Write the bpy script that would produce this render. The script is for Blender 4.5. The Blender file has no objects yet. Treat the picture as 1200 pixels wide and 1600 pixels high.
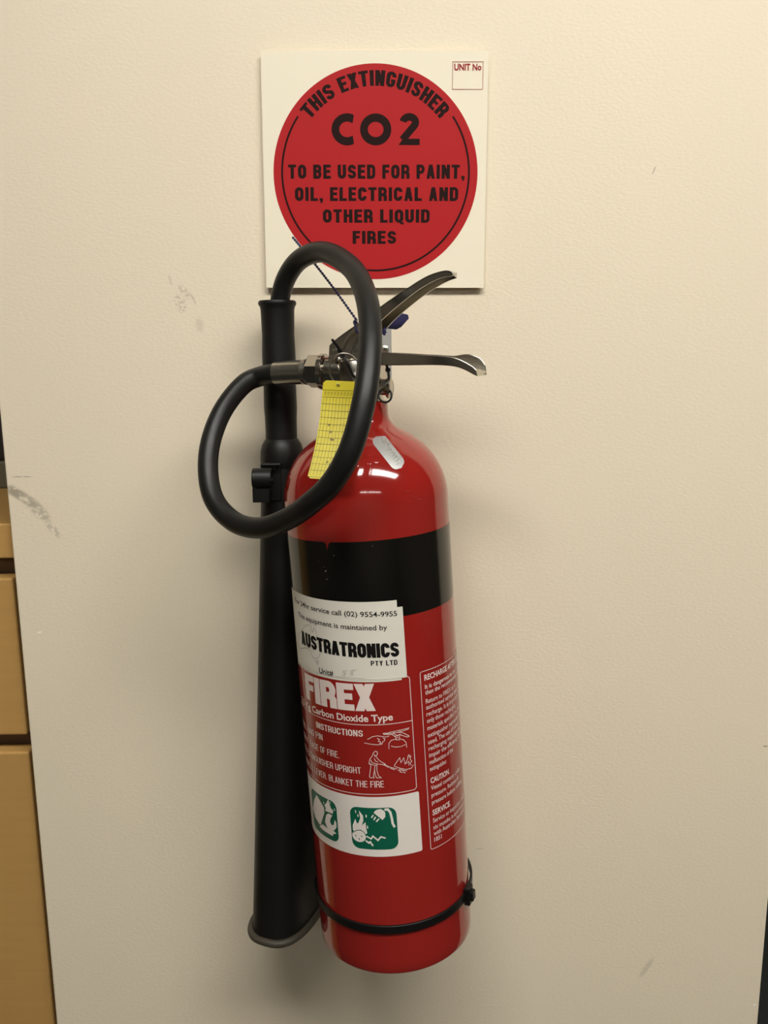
import bpy, bmesh, math, random
from math import sin, cos, tan, pi, radians, sqrt, atan2, acos, degrees
from mathutils import Vector as V, Matrix

random.seed(4)
scene = bpy.context.scene
COL = scene.collection

# ------------------------------------------------------------------ camera
F = 1300.0                       # focal length in pixels of the 1200x1600 frame
CAM = V((0, -0.80, 1.30))
PITCH, ROLL = radians(10.6), radians(0.5)
FWD = V((0, cos(PITCH), -sin(PITCH)))
_u0 = V((1, 0, 0)).cross(FWD)
RIGHT = V((1, 0, 0)) * cos(ROLL) - _u0 * sin(ROLL)
UP = RIGHT.cross(FWD)
cd = bpy.data.cameras.new('camera')
cam = bpy.data.objects.new('camera', cd)
COL.objects.link(cam)
cam.matrix_world = Matrix(((RIGHT.x, UP.x, -FWD.x, CAM.x), (RIGHT.y, UP.y, -FWD.y, CAM.y),
                           (RIGHT.z, UP.z, -FWD.z, CAM.z), (0, 0, 0, 1)))
cd.sensor_fit = 'VERTICAL'
cd.sensor_height = 36.0
cd.lens = 36.0 * F / 1600.0
cd.clip_start = 0.01
scene.camera = cam

# ------------------------------------------------------------------ world, exposure
w = bpy.data.worlds.new('world')
scene.world = w
w.use_nodes = True
w.node_tree.nodes['Background'].inputs[0].default_value = (1.0, 0.92, 0.8, 1)
w.node_tree.nodes['Background'].inputs[1].default_value = 0.02
vs = scene.view_settings
vs.view_transform = 'Standard'
vs.look = 'None'
vs.gamma = 1.0
vs.use_curve_mapping = False
vs.exposure = 0.0
LAMP = 28.5                      # radiance of the ceiling light diffusers
LAMP_COLOUR = (1.0, 0.97, 0.905)

# ------------------------------------------------------------------ measuring helpers


def ray(u, v):
    return RIGHT * ((u - 600) / F) - UP * ((v - 800) / F) + FWD


def P(u, v, y):
    """Point on the plane at distance -y in front of the panel."""
    d = ray(u, v)
    return CAM + d * ((y - CAM.y) / d.y)


def PL(u, v, p0, n):
    """Point on the plane through p0 with normal n."""
    d = ray(u, v)
    return CAM + d * ((p0 - CAM).dot(n) / d.dot(n))


# ------------------------------------------------------------------ materials
def lin(c):
    c = c / 255.0
    return c / 12.92 if c <= 0.04045 else ((c + 0.055) / 1.055) ** 2.4


def srgb(r, g, b):
    return (lin(r), lin(g), lin(b), 1)


def mat(name, col, rough=0.5, metal=0.0, bump=0.0, bscale=200.0, var=0.0, vscale=20.0, coat=0.0,
        spec=0.5, stretch=(1, 1, 1), rvar=0.0):
    m = bpy.data.materials.new(name)
    m.use_nodes = True
    nt = m.node_tree
    b = nt.nodes['Principled BSDF']
    b.inputs['Roughness'].default_value = rough
    b.inputs['Metallic'].default_value = metal
    b.inputs['Specular IOR Level'].default_value = spec
    if coat:
        b.inputs['Coat Weight'].default_value = coat
        b.inputs['Coat Roughness'].default_value = 0.05
    tc = nt.nodes.new('ShaderNodeTexCoord')
    mp = nt.nodes.new('ShaderNodeMapping')
    mp.inputs['Scale'].default_value = stretch
    nt.links.new(tc.outputs['Object'], mp.inputs[0])
    n = nt.nodes.new('ShaderNodeTexNoise')
    n.inputs['Scale'].default_value = vscale
    n.inputs['Detail'].default_value = 4
    nt.links.new(mp.outputs[0], n.inputs['Vector'])
    mx = nt.nodes.new('ShaderNodeMix')
    mx.data_type = 'RGBA'
    mx.inputs[6].default_value = tuple(c * (1 - var) for c in col[:3]) + (1,)
    mx.inputs[7].default_value = tuple(min(1, c * (1 + var)) for c in col[:3]) + (1,)
    nt.links.new(n.outputs['Fac'], mx.inputs[0])
    nt.links.new(mx.outputs[2], b.inputs['Base Color'])
    if rvar:
        mr = nt.nodes.new('ShaderNodeMapRange')
        mr.inputs['To Min'].default_value = max(0.02, rough - rvar)
        mr.inputs['To Max'].default_value = rough + rvar
        nt.links.new(n.outputs['Fac'], mr.inputs['Value'])
        nt.links.new(mr.outputs[0], b.inputs['Roughness'])
    if bump:
        n2 = nt.nodes.new('ShaderNodeTexNoise')
        n2.inputs['Scale'].default_value = bscale
        n2.inputs['Detail'].default_value = 3
        nt.links.new(mp.outputs[0], n2.inputs['Vector'])
        bp = nt.nodes.new('ShaderNodeBump')
        bp.inputs['Strength'].default_value = bump
        bp.inputs['Distance'].default_value = 0.001
        nt.links.new(n2.outputs['Fac'], bp.inputs['Height'])
        nt.links.new(bp.outputs[0], b.inputs['Normal'])
    return m


def emit(name, col, s):
    m = bpy.data.materials.new(name)
    m.use_nodes = True
    nt = m.node_tree
    nt.nodes.clear()
    e = nt.nodes.new('ShaderNodeEmission')
    e.inputs[0].default_value = tuple(col) + (1,)
    e.inputs[1].default_value = s
    o = nt.nodes.new('ShaderNodeOutputMaterial')
    nt.links.new(e.outputs[0], o.inputs[0])
    return m


M = {}
M['ceiling'] = mat('ceiling_white', srgb(228, 224, 214), 0.9, bump=0.1, bscale=120)
M['roomwall'] = mat('room_wall_paint', srgb(168, 158, 142), 0.7, bump=0.1, bscale=300)
M['carpet'] = mat('dark_carpet', srgb(46, 50, 46), 0.95, bump=0.8, bscale=500, var=0.5, vscale=260)
M['wood'] = mat('beech_laminate', srgb(184, 144, 84), 0.42, var=0.10, vscale=14, stretch=(1, 1, 8), bump=0.02, bscale=60)
M['woodedge'] = mat('beech_edging', srgb(214, 180, 120), 0.4, var=0.08, vscale=30)
M['carcass'] = mat('brown_carcass', srgb(104, 78, 52), 0.6, var=0.1)
M['red'] = mat('red_enamel', (0.27, 0.0135, 0.0100, 1), 0.10, coat=0.3, bump=0.012, bscale=90, var=0.03)
M['band'] = mat('black_enamel', srgb(15, 14, 12), 0.14, bump=0.01, bscale=90)
M['rubber'] = mat('black_rubber', srgb(24, 24, 23), 0.42, spec=0.35, bump=0.05, bscale=700, var=0.2, vscale=60, rvar=0.08)
M['grip'] = mat('black_grip_rubber', srgb(20, 20, 19), 0.5, spec=0.3, bump=0.06, bscale=500, var=0.15, vscale=40)
M['horn'] = mat('black_plastic', srgb(18, 18, 16), 0.45, spec=0.3, bump=0.05, bscale=600, var=0.15, vscale=50)
M['rim'] = mat('dusty_black_plastic', srgb(62, 57, 48), 0.5, spec=0.3, var=0.2, vscale=60)
M['steel'] = mat('polished_steel', (0.60, 0.57, 0.51, 1), 0.24, 1.0, var=0.03, vscale=30, rvar=0.03)
M['brass'] = mat('nickel_plated_brass', (0.50, 0.47, 0.42, 1), 0.20, 1.0, var=0.06, vscale=100)
M['ferrule'] = mat('brushed_ferrule', (0.46, 0.44, 0.39, 1), 0.30, 1.0, var=0.1, vscale=300, bump=0.03, bscale=800)
M['signwhite'] = mat('sign_plastic', srgb(238, 229, 207), 0.5, spec=0.15, var=0.01, bump=0.01)
M['signred'] = mat('sign_red_print', srgb(174, 34, 37), 0.5, spec=0.12, var=0.03)
M['signblack'] = mat('sign_black_print', srgb(36, 20, 18), 0.6, spec=0.08)
M['signdred'] = mat('sign_dark_red_print', srgb(150, 44, 42), 0.6, spec=0.1)
M['paper'] = mat('sticker_paper', srgb(214, 209, 197), 0.42, var=0.05, vscale=25, bump=0.03, bscale=60)
M['ink'] = mat('black_ink', srgb(20, 19, 18), 0.6, spec=0.1)
M['pencil'] = mat('pencil', srgb(128, 126, 120), 0.6)
M['white'] = mat('white_print', srgb(222, 206, 198), 0.45, var=0.03)
M['whitepanel'] = mat('white_panel_print', srgb(222, 214, 206), 0.35, var=0.02)
M['green'] = mat('green_print', srgb(6, 88, 66), 0.4, var=0.05)
M['labelred'] = mat('label_red_film', (0.265, 0.0145, 0.011, 1), 0.16, var=0.03)
M['yellow'] = mat('yellow_tag_plastic', srgb(206, 190, 30), 0.4, var=0.04, vscale=60)
M['tagline'] = mat('tag_print', srgb(70, 66, 12), 0.5)
M['punch'] = mat('tag_punch_mark', srgb(120, 104, 30), 0.5)
M['silver'] = mat('silver_foil', srgb(186, 186, 184), 0.42, 0.5, var=0.12, vscale=120, bump=0.15, bscale=300)
M['tie'] = mat('black_nylon', srgb(18, 18, 18), 0.35)
M['blue'] = mat('blue_plastic', srgb(36, 34, 76), 0.4)
M['galv'] = mat('galvanised_bracket', (0.52, 0.52, 0.50, 1), 0.42, 0.7, var=0.08, vscale=150)
M['screw'] = mat('zinc_screw', (0.62, 0.60, 0.46, 1), 0.3, 0.9)
M['strap'] = mat('black_strap', srgb(16, 15, 14), 0.4, spec=0.3, bump=0.05, bscale=500)
M['darkbox'] = mat('dark_plastic', srgb(34, 28, 22), 0.5)
M['greybox'] = mat('olive_grey_plastic', srgb(92, 86, 68), 0.5)
M['chip'] = mat('paint_chip', srgb(170, 150, 140), 0.6)
M['lampwhite'] = mat('lamp_frame', srgb(235, 232, 225), 0.5)
M['lamp'] = emit('lamp_diffuser', LAMP_COLOUR, LAMP)


def wall_material():
    m = mat('cream_wall_paint', srgb(231, 218, 194), 0.55, bump=0.19, bscale=420, var=0.012, vscale=6, stretch=(0.6, 1, 1))
    nt = m.node_tree
    b = nt.nodes['Principled BSDF']
    src = b.inputs['Base Color'].links[0].from_socket
    tc = nt.nodes.new('ShaderNodeTexCoord')

    def scuff(prev, u, v, ang, ln, wd, strength, nscale, thr, col):
        p = P(u, v, 0)
        mp = nt.nodes.new('ShaderNodeMapping')
        mp.vector_type = 'TEXTURE'
        mp.inputs['Location'].default_value = (p.x, 0, p.z)
        mp.inputs['Rotation'].default_value = (0, radians(ang), 0)
        mp.inputs['Scale'].default_value = (ln, 1, wd)
        nt.links.new(tc.outputs['Object'], mp.inputs[0])
        g = nt.nodes.new('ShaderNodeTexGradient')
        g.gradient_type = 'QUADRATIC_SPHERE'
        nt.links.new(mp.outputs[0], g.inputs[0])
        r1 = nt.nodes.new('ShaderNodeMapRange')
        r1.interpolation_type = 'SMOOTHSTEP'
        r1.inputs['From Max'].default_value = 0.35
        nt.links.new(g.outputs['Fac'], r1.inputs['Value'])
        n = nt.nodes.new('ShaderNodeTexNoise')
        n.inputs['Scale'].default_value = nscale
        n.inputs['Detail'].default_value = 5
        nt.links.new(tc.outputs['Object'], n.inputs['Vector'])
        r2 = nt.nodes.new('ShaderNodeMapRange')
        r2.interpolation_type = 'SMOOTHSTEP'
        r2.inputs['From Min'].default_value = thr - 0.08
        r2.inputs['From Max'].default_value = thr + 0.1
        nt.links.new(n.outputs['Fac'], r2.inputs['Value'])
        mu = nt.nodes.new('ShaderNodeMath')
        mu.operation = 'MULTIPLY'
        nt.links.new(r1.outputs[0], mu.inputs[0])
        nt.links.new(r2.outputs[0], mu.inputs[1])
        mu2 = nt.nodes.new('ShaderNodeMath')
        mu2.operation = 'MULTIPLY'
        mu2.inputs[1].default_value = strength
        nt.links.new(mu.outputs[0], mu2.inputs[0])
        mx = nt.nodes.new('ShaderNodeMix')
        mx.data_type = 'RGBA'
        nt.links.new(mu2.outputs[0], mx.inputs[0])
        nt.links.new(prev, mx.inputs[6])
        mx.inputs[7].default_value = col
        return mx.outputs[2]

    g = srgb(150, 138, 118)
    lt = srgb(250, 246, 236)
    s = src
    for a in ((38, 778, 34, .034, .0085, .6, 160, .42, g), (22, 768, 24, .016, .008, .55, 160, .40, g), (62, 800, 42, .022, .009, .5, 220, .47, g),
              (82, 826, 52, .018, .006, .42, 300, .48, g), (34, 745, 0, .016, .0012, .6, 200, .4, g),
              (288, 456, 55, .012, .006, .38, 300, .49, g), (282, 474, 70, .014, .008, .48, 420, .52, g),
              (302, 467, 65, .009, .002, .32, 150, .35, g), (312, 508, 80, .011, .006, .22, 200, .35, g),
              (266, 438, 75, .008, .002, .28, 250, .35, g),
              (1022, 266, 110, .006, .0012, .6, 100, .2, g), (1010, 1512, -60, .022, .005, .28, 60, .2, g),
              (62, 988, -10, .005, .0014, .8, 60, .1, lt), (1179, 1570, 0, .003, .0018, .9, 60, .1, lt),
              (1196, 1166, 0, .004, .0014, .6, 60, .1, srgb(90, 76, 58)), (750, 1326, 0, .007, .0012, .3, 60, .2, g),
              (800, 1000, 40, .30, .22, .06, 3, .5, srgb(226, 200, 176)), (250, 250, 10, .25, .2, .06, 4, .5, srgb(240, 208, 184))):
        s = scuff(s, *a)
    nt.links.new(s, b.inputs['Base Color'])
    return m


M['wall'] = wall_material()

# ------------------------------------------------------------------ mesh helpers
ORG = {}


class MB:
    def __init__(self):
        self.v, self.f = [], []

    def add(self, vs, fs):
        n = len(self.v)
        self.v += [V(p) for p in vs]
        self.f += [tuple(i + n for i in f) for f in fs]
        return self

    def box(self, c, size, ax=None):
        ax = ax or (V((1, 0, 0)), V((0, 1, 0)), V((0, 0, 1)))
        c = V(c)
        vs = []
        for i in (-1, 1):
            for j in (-1, 1):
                for k in (-1, 1):
                    vs.append(c + ax[0] * (i * size[0] / 2) + ax[1] * (j * size[1] / 2) + ax[2] * (k * size[2] / 2))
        return self.add(vs, [(0, 1, 3, 2), (4, 6, 7, 5), (0, 4, 5, 1), (2, 3, 7, 6), (0, 2, 6, 4), (1, 5, 7, 3)])

    def prism(self, poly, vec):
        n = len(poly)
        poly = [V(p) for p in poly]
        vec = V(vec)
        vs = poly + [p + vec for p in poly]
        fs = [tuple(range(n))[::-1], tuple(range(n, 2 * n))]
        for i in range(n):
            j = (i + 1) % n
            fs.append((i, j, n + j, n + i))
        return self.add(vs, fs)

    def loft(self, rings, cap=True, closed=True):
        n = len(rings[0])
        vs = [p for r in rings for p in r]
        fs = []
        for k in range(len(rings) - 1):
            for i in range(n if closed else n - 1):
                j = (i + 1) % n
                fs.append((k * n + i, k * n + j, (k + 1) * n + j, (k + 1) * n + i))
        if cap and closed:
            fs.append(tuple(range(n))[::-1])
            fs.append(tuple((len(rings) - 1) * n + i for i in range(n)))
        return self.add(vs, fs)

    def tube(self, pts, r, n=12, cap=True, closed=False):
        pts = [V(p) for p in pts]
        m = len(pts)
        rad = r if isinstance(r, (list, tuple)) else [r] * m
        T = []
        for i in range(m):
            if closed:
                t = pts[(i + 1) % m] - pts[i - 1]
            else:
                t = pts[min(i + 1, m - 1)] - pts[max(i - 1, 0)]
            T.append(t.normalized())
        a = V((0, 0, 1)) if abs(T[0].z) < 0.9 else V((1, 0, 0))
        nrm = (a - T[0] * a.dot(T[0])).normalized()
        rings = []
        for i in range(m):
            nrm = (nrm - T[i] * nrm.dot(T[i])).normalized()
            b = T[i].cross(nrm)
            rings.append([pts[i] + (nrm * cos(2 * pi * k / n) + b * sin(2 * pi * k / n)) * rad[i] for k in range(n)])
        if closed:
            rings.append(rings[0])
        return self.loft(rings, cap and not closed)

    def lathe(self, prof, o, ax, seg=48, cap=True):
        """prof: list of (radius, height) along ax from o."""
        o, ax = V(o), V(ax).normalized()
        a = V((0, -1, 0)) if abs(ax.y) < 0.9 else V((1, 0, 0))
        n = (a - ax * a.dot(ax)).normalized()
        b = ax.cross(n)
        rings = [[o + ax * h + (n * cos(2 * pi * k / seg) + b * sin(2 * pi * k / seg)) * max(r, 1e-5) for k in range(seg)]
                 for r, h in prof]
        return self.loft(rings, cap)

    def ball(self, c, r, n=8):
        c = V(c)
        return self.lathe([(r * sin(pi * i / n), -r * cos(pi * i / n)) for i in range(n + 1)], c, (0, 0, 1), n + 2, False)

    def build(self, name, m, parent=None, smooth=True, bevel=0.0, angle=40, seg=2, label=None, kind=None, origin=None):
        me = bpy.data.meshes.new(name)
        o = V(ORG[parent.name]) if parent else V(origin or (0, 0, 0))
        me.from_pydata([tuple(p - o) for p in self.v], [], self.f)
        bm = bmesh.new()
        bm.from_mesh(me)
        if len(bm.faces) < 60000:
            bmesh.ops.recalc_face_normals(bm, faces=bm.faces)
        bm.to_mesh(me)
        bm.free()
        me.materials.append(M[m] if isinstance(m, str) else m)
        if smooth:
            for p in me.polygons:
                p.use_smooth = True
            me.set_sharp_from_angle(angle=radians(angle))
        ob = bpy.data.objects.new(name, me)
        COL.objects.link(ob)
        ORG[ob.name] = o
        if parent:
            ob.parent = parent
        else:
            ob.location = o
        if bevel:
            md = ob.modifiers.new('bevel', 'BEVEL')
            md.width = bevel
            md.segments = seg
            md.limit_method = 'ANGLE'
            md.angle_limit = radians(35)
        if label:
            ob['label'] = label
        if kind:
            ob['kind'] = kind
        return ob


def thing(name, loc, label, cat, group=None):
    o = bpy.data.objects.new(name, None)
    o.empty_display_size = 0.05
    COL.objects.link(o)
    o.location = loc
    ORG[o.name] = V(loc)
    o['label'] = label
    o['category'] = cat
    if group:
        o['group'] = group
    return o


def spline(pts, per=10):
    """Catmull-Rom (centripetal-ish) through pts."""
    pts = [V(p) for p in pts]
    q = [pts[0] * 2 - pts[1]] + pts + [pts[-1] * 2 - pts[-2]]
    out = []
    for i in range(1, len(q) - 2):
        p0, p1, p2, p3 = q[i - 1:i + 3]
        t01 = max((p1 - p0).length, 1e-6) ** .5
        t12 = max((p2 - p1).length, 1e-6) ** .5
        t23 = max((p3 - p2).length, 1e-6) ** .5
        m1 = (p2 - p1 + ((p1 - p0) / t01 - (p2 - p0) / (t01 + t12)) * t12)
        m2 = (p2 - p1 + ((p3 - p2) / t23 - (p3 - p1) / (t12 + t23)) * t12)
        for k in range(per):
            t = k / per
            out.append(p1 * (2 * t ** 3 - 3 * t * t + 1) + m1 * (t ** 3 - 2 * t * t + t) + p2 * (-2 * t ** 3 + 3 * t * t) + m2 * (t ** 3 - t * t))
    out.append(pts[-1])
    return out


# ------------------------------------------------------------------ flat print: strokes, lettering
def stroke2(pts, wd, closed=False):
    """A flat ribbon along a 2D polyline: verts, faces."""
    q = [pts[0]]
    for p in pts[1:]:
        if abs(p[0] - q[-1][0]) + abs(p[1] - q[-1][1]) > 1e-6:
            q.append(p)
    pts = q
    n = len(pts)
    L, R = [], []
    for i in range(n):
        p = pts[i]
        a = pts[i - 1] if (i > 0 or closed) else None
        b = pts[(i + 1) % n] if (i < n - 1 or closed) else None

        def nrm(s, e):
            dx, dy = e[0] - s[0], e[1] - s[1]
            l = max(sqrt(dx * dx + dy * dy), 1e-9)
            return (-dy / l, dx / l)
        if a is None:
            m = nrm(p, b)
            k = 1
        elif b is None:
            m = nrm(a, p)
            k = 1
        else:
            n1, n2 = nrm(a, p), nrm(p, b)
            mx, my = n1[0] + n2[0], n1[1] + n2[1]
            l = sqrt(mx * mx + my * my)
            if l < 0.3:
                m, k = n1, 1
            else:
                m = (mx / l, my / l)
                k = min(1 / max(m[0] * n1[0] + m[1] * n1[1], .3), 2.2)
        L.append((p[0] + m[0] * wd / 2 * k, p[1] + m[1] * wd / 2 * k))
        R.append((p[0] - m[0] * wd / 2 * k, p[1] - m[1] * wd / 2 * k))
    vs = L + R
    fs = [(n + i, n + (i + 1) % n, (i + 1) % n, i) for i in range(n if closed else n - 1)]
    return vs, fs


def arc(cx, cy, rx, ry, a0, a1, n=7):
    return [(cx + rx * cos(radians(a0 + (a1 - a0) * i / n)), cy + ry * sin(radians(a0 + (a1 - a0) * i / n))) for i in range(n + 1)]


WID = {'I': 0, ' ': .55, '.': 0, ',': 0, 'M': 1.42, 'W': 1.5, 'E': .9, 'F': .86, 'L': .85, 'T': .96, '/': .8}


def glyph(ch, W, t):
    """Heavy condensed capitals of height 1; returns (strokes/polys, advance width)."""
    w = W * WID.get(ch, 1.0)
    a = t / 2
    S, Q = [], []
    if ch in 'I.,':
        w = t
    L, R, B, T_ = a, w - a, a, 1 - a
    h = t * .86
    b2, t2 = h / 2, 1 - h / 2
    r = max((w - t) / 2, .01)
    ry = min(r * 1.15, .3)

    def poly(*p):
        Q.append(list(p))
    if ch == 'I':
        poly((0, 0), (w, 0), (w, 1), (0, 1))
    elif ch == 'T':
        S += [([(0, t2), (w, t2)], h), ([(w / 2, 0), (w / 2, t2)], t)]
    elif ch == 'H':
        S += [([(L, 0), (L, 1)], t), ([(R, 0), (R, 1)], t), ([(L, .52), (R, .52)], h)]
    elif ch in 'EFL':
        S.append(([(L, 0), (L, 1)], t))
        if ch in 'EF':
            S += [([(L, t2), (w, t2)], h), ([(L, .52), (w * .92, .52)], h)]
        if ch in 'EL':
            S.append(([(L, b2), (w, b2)], h))
    elif ch == 'N':
        S += [([(L, 0), (L, 1)], t), ([(R, 0), (R, 1)], t)]
        poly((0, 1), (t, 1), (w, 0), (w - t, 0))
    elif ch == 'M':
        S += [([(L, 0), (L, 1)], t), ([(R, 0), (R, 1)], t)]
        poly((0, 1), (t, 1), (w / 2 + a * .7, 0), (w / 2 - a * .7, 0))
        poly((w, 1), (w - t, 1), (w / 2 - a * .7, 0), (w / 2 + a * .7, 0))
    elif ch == 'X':
        k = t * 1.08
        poly((0, 0), (k, 0), (w, 1), (w - k, 1))
        poly((w, 0), (w - k, 0), (0, 1), (k, 1))
    elif ch in 'AV':
        k = t * .98
        y0, y1 = (0, 1) if ch == 'A' else (1, 0)
        poly((0, y0), (k, y0), (w / 2 + k * .55, y1), (w / 2 - k * .55, y1))
        poly((w, y0), (w - k, y0), (w / 2 - k * .55, y1), (w / 2 + k * .55, y1))
        if ch == 'A':
            S.append(([(w * .22, .27), (w * .78, .27)], h * .85))
    elif ch == 'W':
        k = t * .9
        for x0 in (0, w / 2):
            poly((x0, 1), (x0 + k, 1), (x0 + w / 4 + k * .5, 0), (x0 + w / 4 - k * .5, 0))
            poly((x0 + w / 2, 1), (x0 + w / 2 - k * .6, 1), (x0 + w / 4 - k * .5, 0), (x0 + w / 4 + k * .5, 0))
    elif ch == 'Y':
        S.append(([(w / 2, 0), (w / 2, .45)], t))
        k = t
        poly((0, 1), (k, 1), (w / 2 + a, .4), (w / 2 - a, .4))
        poly((w, 1), (w - k, 1), (w / 2 - a, .4), (w / 2 + a, .4))
    elif ch == 'K':
        S.append(([(L, 0), (L, 1)], t))
        k = t * 1.1
        poly((w - k, 1), (w, 1), (t * .9, .3), (t * .9, .55))
        poly((w - k, 0), (w, 0), (t * 1.4, .66), (t * .8, .5))
    elif ch == 'Z':
        S += [([(0, t2), (w, t2)], h), ([(0, b2), (w, b2)], h)]
        k = t * 1.1
        poly((0, h * .9), (k, h * .9), (w, 1 - h * .9), (w - k, 1 - h * .9))
    elif ch in 'OQ':
        p = arc(w / 2, 1 - a - ry, r, ry, 0, 180, 10) + arc(w / 2, a + ry, r, ry, 180, 360, 10)
        S.append((p, t, True))
        if ch == 'Q':
            S.append(([(w * .52, .16), (w * .72, .0), (w * 1.0, -.1)], t * .7))
    elif ch in 'CG':
        p = [(R, .66)] + arc(w / 2, 1 - a - ry, r, ry, 0, 180, 10) + arc(w / 2, a + ry, r, ry, 180, 360, 10)
        if ch == 'C':
            p.append((R, .35))
        else:
            p += [(R, .5)]
            S.append(([(w * .52, .5 - h / 2 + .02), (w, .5 - h / 2 + .02)], h))
        S.append((p, t))
    elif ch == 'U':
        S.append(([(L, 1)] + arc(w / 2, a + ry, r, ry, 180, 360, 10) + [(R, 1)], t))
    elif ch == 'S':
        S.append(([(R, .69)] + arc(w / 2, 1 - a - ry * .85, r, ry * .85, 0, 180, 9) + [(L, .67), (L + r * .25, .57), (w / 2, .5), (R - r * .25, .43), (R, .33)]
                  + arc(w / 2, a + ry * .85, r, ry * .85, 0, -180, 9) + [(L, .31)], t * .94))
    elif ch == 'D':
        S.append(([(L, 0), (L, 1)], t))
        S.append(([(L, t2), (R - r * .9, t2)] + arc(R - r * .9, t2 - ry * .9, r * .9, ry * .9, 90, 0, 6) + arc(R - r * .9, b2 + ry * .9, r * .9, ry * .9, 0, -90, 6) + [(L, b2)], t * .93))
    elif ch in 'BPR':
        S.append(([(L, 0), (L, 1)], t))
        m = .52 if ch == 'B' else .46
        yr = (t2 - m) / 2
        S.append(([(L, t2), (R - r * .8, t2)] + arc(R - r * .8, (t2 + m) / 2, r * .8, yr, 90, -90, 9) + [(L, m)], t * .9))
        if ch == 'B':
            yr = (m - b2) / 2
            S.append(([(L, m), (R - r * .8, m)] + arc(R - r * .8, (b2 + m) / 2, r * .8, yr, 90, -90, 9) + [(L, b2)], t * .9))
        if ch == 'R':
            S.append(([(w * .45, m), (R - r * .3, m - .04), (R, m - .13), (R, 0)], t))
    elif ch == '.':
        poly((0, 0), (w, 0), (w, h), (0, h))
    elif ch == ',':
        poly((0, 0), (w, 0), (w, h), (0, h))
        poly((w * .4, 0), (w, 0), (w * .8, -.12), (w * .2, -.18))
    return S, Q, w


def block_text(s, W=.5, t=.17, gap=.09):
    """One line in the heavy condensed capitals: verts2d, faces, letter x-spans."""
    vs, fs = [], []
    x = 0
    for ch in s:
        S, Q, wd = glyph(ch, W, t) if ch != ' ' else ([], [], W * .42)
        for st in S:
            a, b = stroke2(st[0], st[1], len(st) > 2)
            n = len(vs)
            vs += [(p[0] + x, p[1]) for p in a]
            fs += [tuple(i + n for i in f) for f in b]
        for q in Q:
            n = len(vs)
            vs += [(p[0] + x, p[1]) for p in q]
            fs.append(tuple(range(n, n + len(q))))
        x += wd + gap
    return vs, fs


_cap = [None]


def font_text(s, bold=0.0, space=1.0):
    """A line in Blender's built-in font, scaled to cap height 1, starting at x = 0."""
    def raw(txt, off):
        c = bpy.data.curves.new('tmp', 'FONT')
        c.body = txt
        c.offset = off
        c.resolution_u = 3
        c.space_character = space
        o = bpy.data.objects.new('tmp', c)
        COL.objects.link(o)
        me = bpy.data.meshes.new_from_object(o)
        v = [(p.co.x, p.co.y) for p in me.vertices]
        f = [tuple(p.vertices) for p in me.polygons]
        bpy.data.objects.remove(o)
        bpy.data.curves.remove(c)
        bpy.data.meshes.remove(me)
        return v, f
    if _cap[0] is None:
        hv, _ = raw('H', 0)
        _cap[0] = max(p[1] for p in hv)
    v, f = raw(s, bold)
    k = 1 / _cap[0]
    x0 = min(p[0] for p in v)
    return [((p[0] - x0) * k, p[1] * k) for p in v], f


def fit(vf, x0, x1, y0, cap, slant=0.0):
    """Scale a line to span x0..x1 with its baseline at y0 (+slant*x) and given cap height."""
    v, f = vf
    a, b = min(p[0] for p in v), max(p[0] for p in v)
    k = (x1 - x0) / (b - a)
    out = []
    for p in v:
        x = x0 + (p[0] - a) * k
        out.append((x, y0 + p[1] * cap + slant * x))
    return out, f


def cut(vf, step):
    """Split faces along vertical lines every `step` so that print can follow a curved surface."""
    v, f = vf
    bm = bmesh.new()
    bv = [bm.verts.new((p[0], p[1], 0)) for p in v]
    for q in f:
        try:
            bm.faces.new([bv[i] for i in q])
        except ValueError:
            pass
    a, b = min(p[0] for p in v), max(p[0] for p in v)
    x = math.ceil(a / step) * step
    while x < b:
        bmesh.ops.bisect_plane(bm, geom=bm.verts[:] + bm.edges[:] + bm.faces[:], plane_co=(x, 0, 0), plane_no=(1, 0, 0), dist=1e-7)
        x += step
    bm.verts.index_update()
    ov = [(p.co.x, p.co.y) for p in bm.verts]
    of = [tuple(q.index for q in fc.verts) for fc in bm.faces]
    bm.free()
    return ov, of


def rrect(x0, x1, y0, y1, r, n=5):
    return (arc(x1 - r, y1 - r, r, r, 0, 90, n) + arc(x0 + r, y1 - r, r, r, 90, 180, n)
            + arc(x0 + r, y0 + r, r, r, 180, 270, n) + arc(x1 - r, y0 + r, r, r, 270, 360, n))


def stack(vf):
    """A hair's-breadth height for every separate stroke, so that overlapping strokes do not share one plane."""
    v, f = vf
    par = list(range(len(v)))

    def find(i):
        while par[i] != i:
            par[i] = par[par[i]]
            i = par[i]
        return i
    for q in f:
        a = find(q[0])
        for i in q[1:]:
            par[find(i)] = a
    idx, out = {}, []
    for i in range(len(v)):
        out.append((idx.setdefault(find(i), len(idx)) % 6) * 7e-6)
    return out


def polyface(p):
    return [tuple(q) for q in p], [tuple(range(len(p)))]


def merge(*vfs):
    V_, F_ = [], []
    for v, f in vfs:
        n = len(V_)
        V_ += list(v)
        F_ += [tuple(i + n for i in q) for q in f]
    return V_, F_


def bez(p0, p1, p2, p3, n):
    return [tuple(p0[k] * (1 - t) ** 3 + 3 * p1[k] * t * (1 - t) ** 2 + 3 * p2[k] * t * t * (1 - t) + p3[k] * t ** 3 for k in (0, 1))
            for t in [i / n for i in range(n + 1)]]


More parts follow.
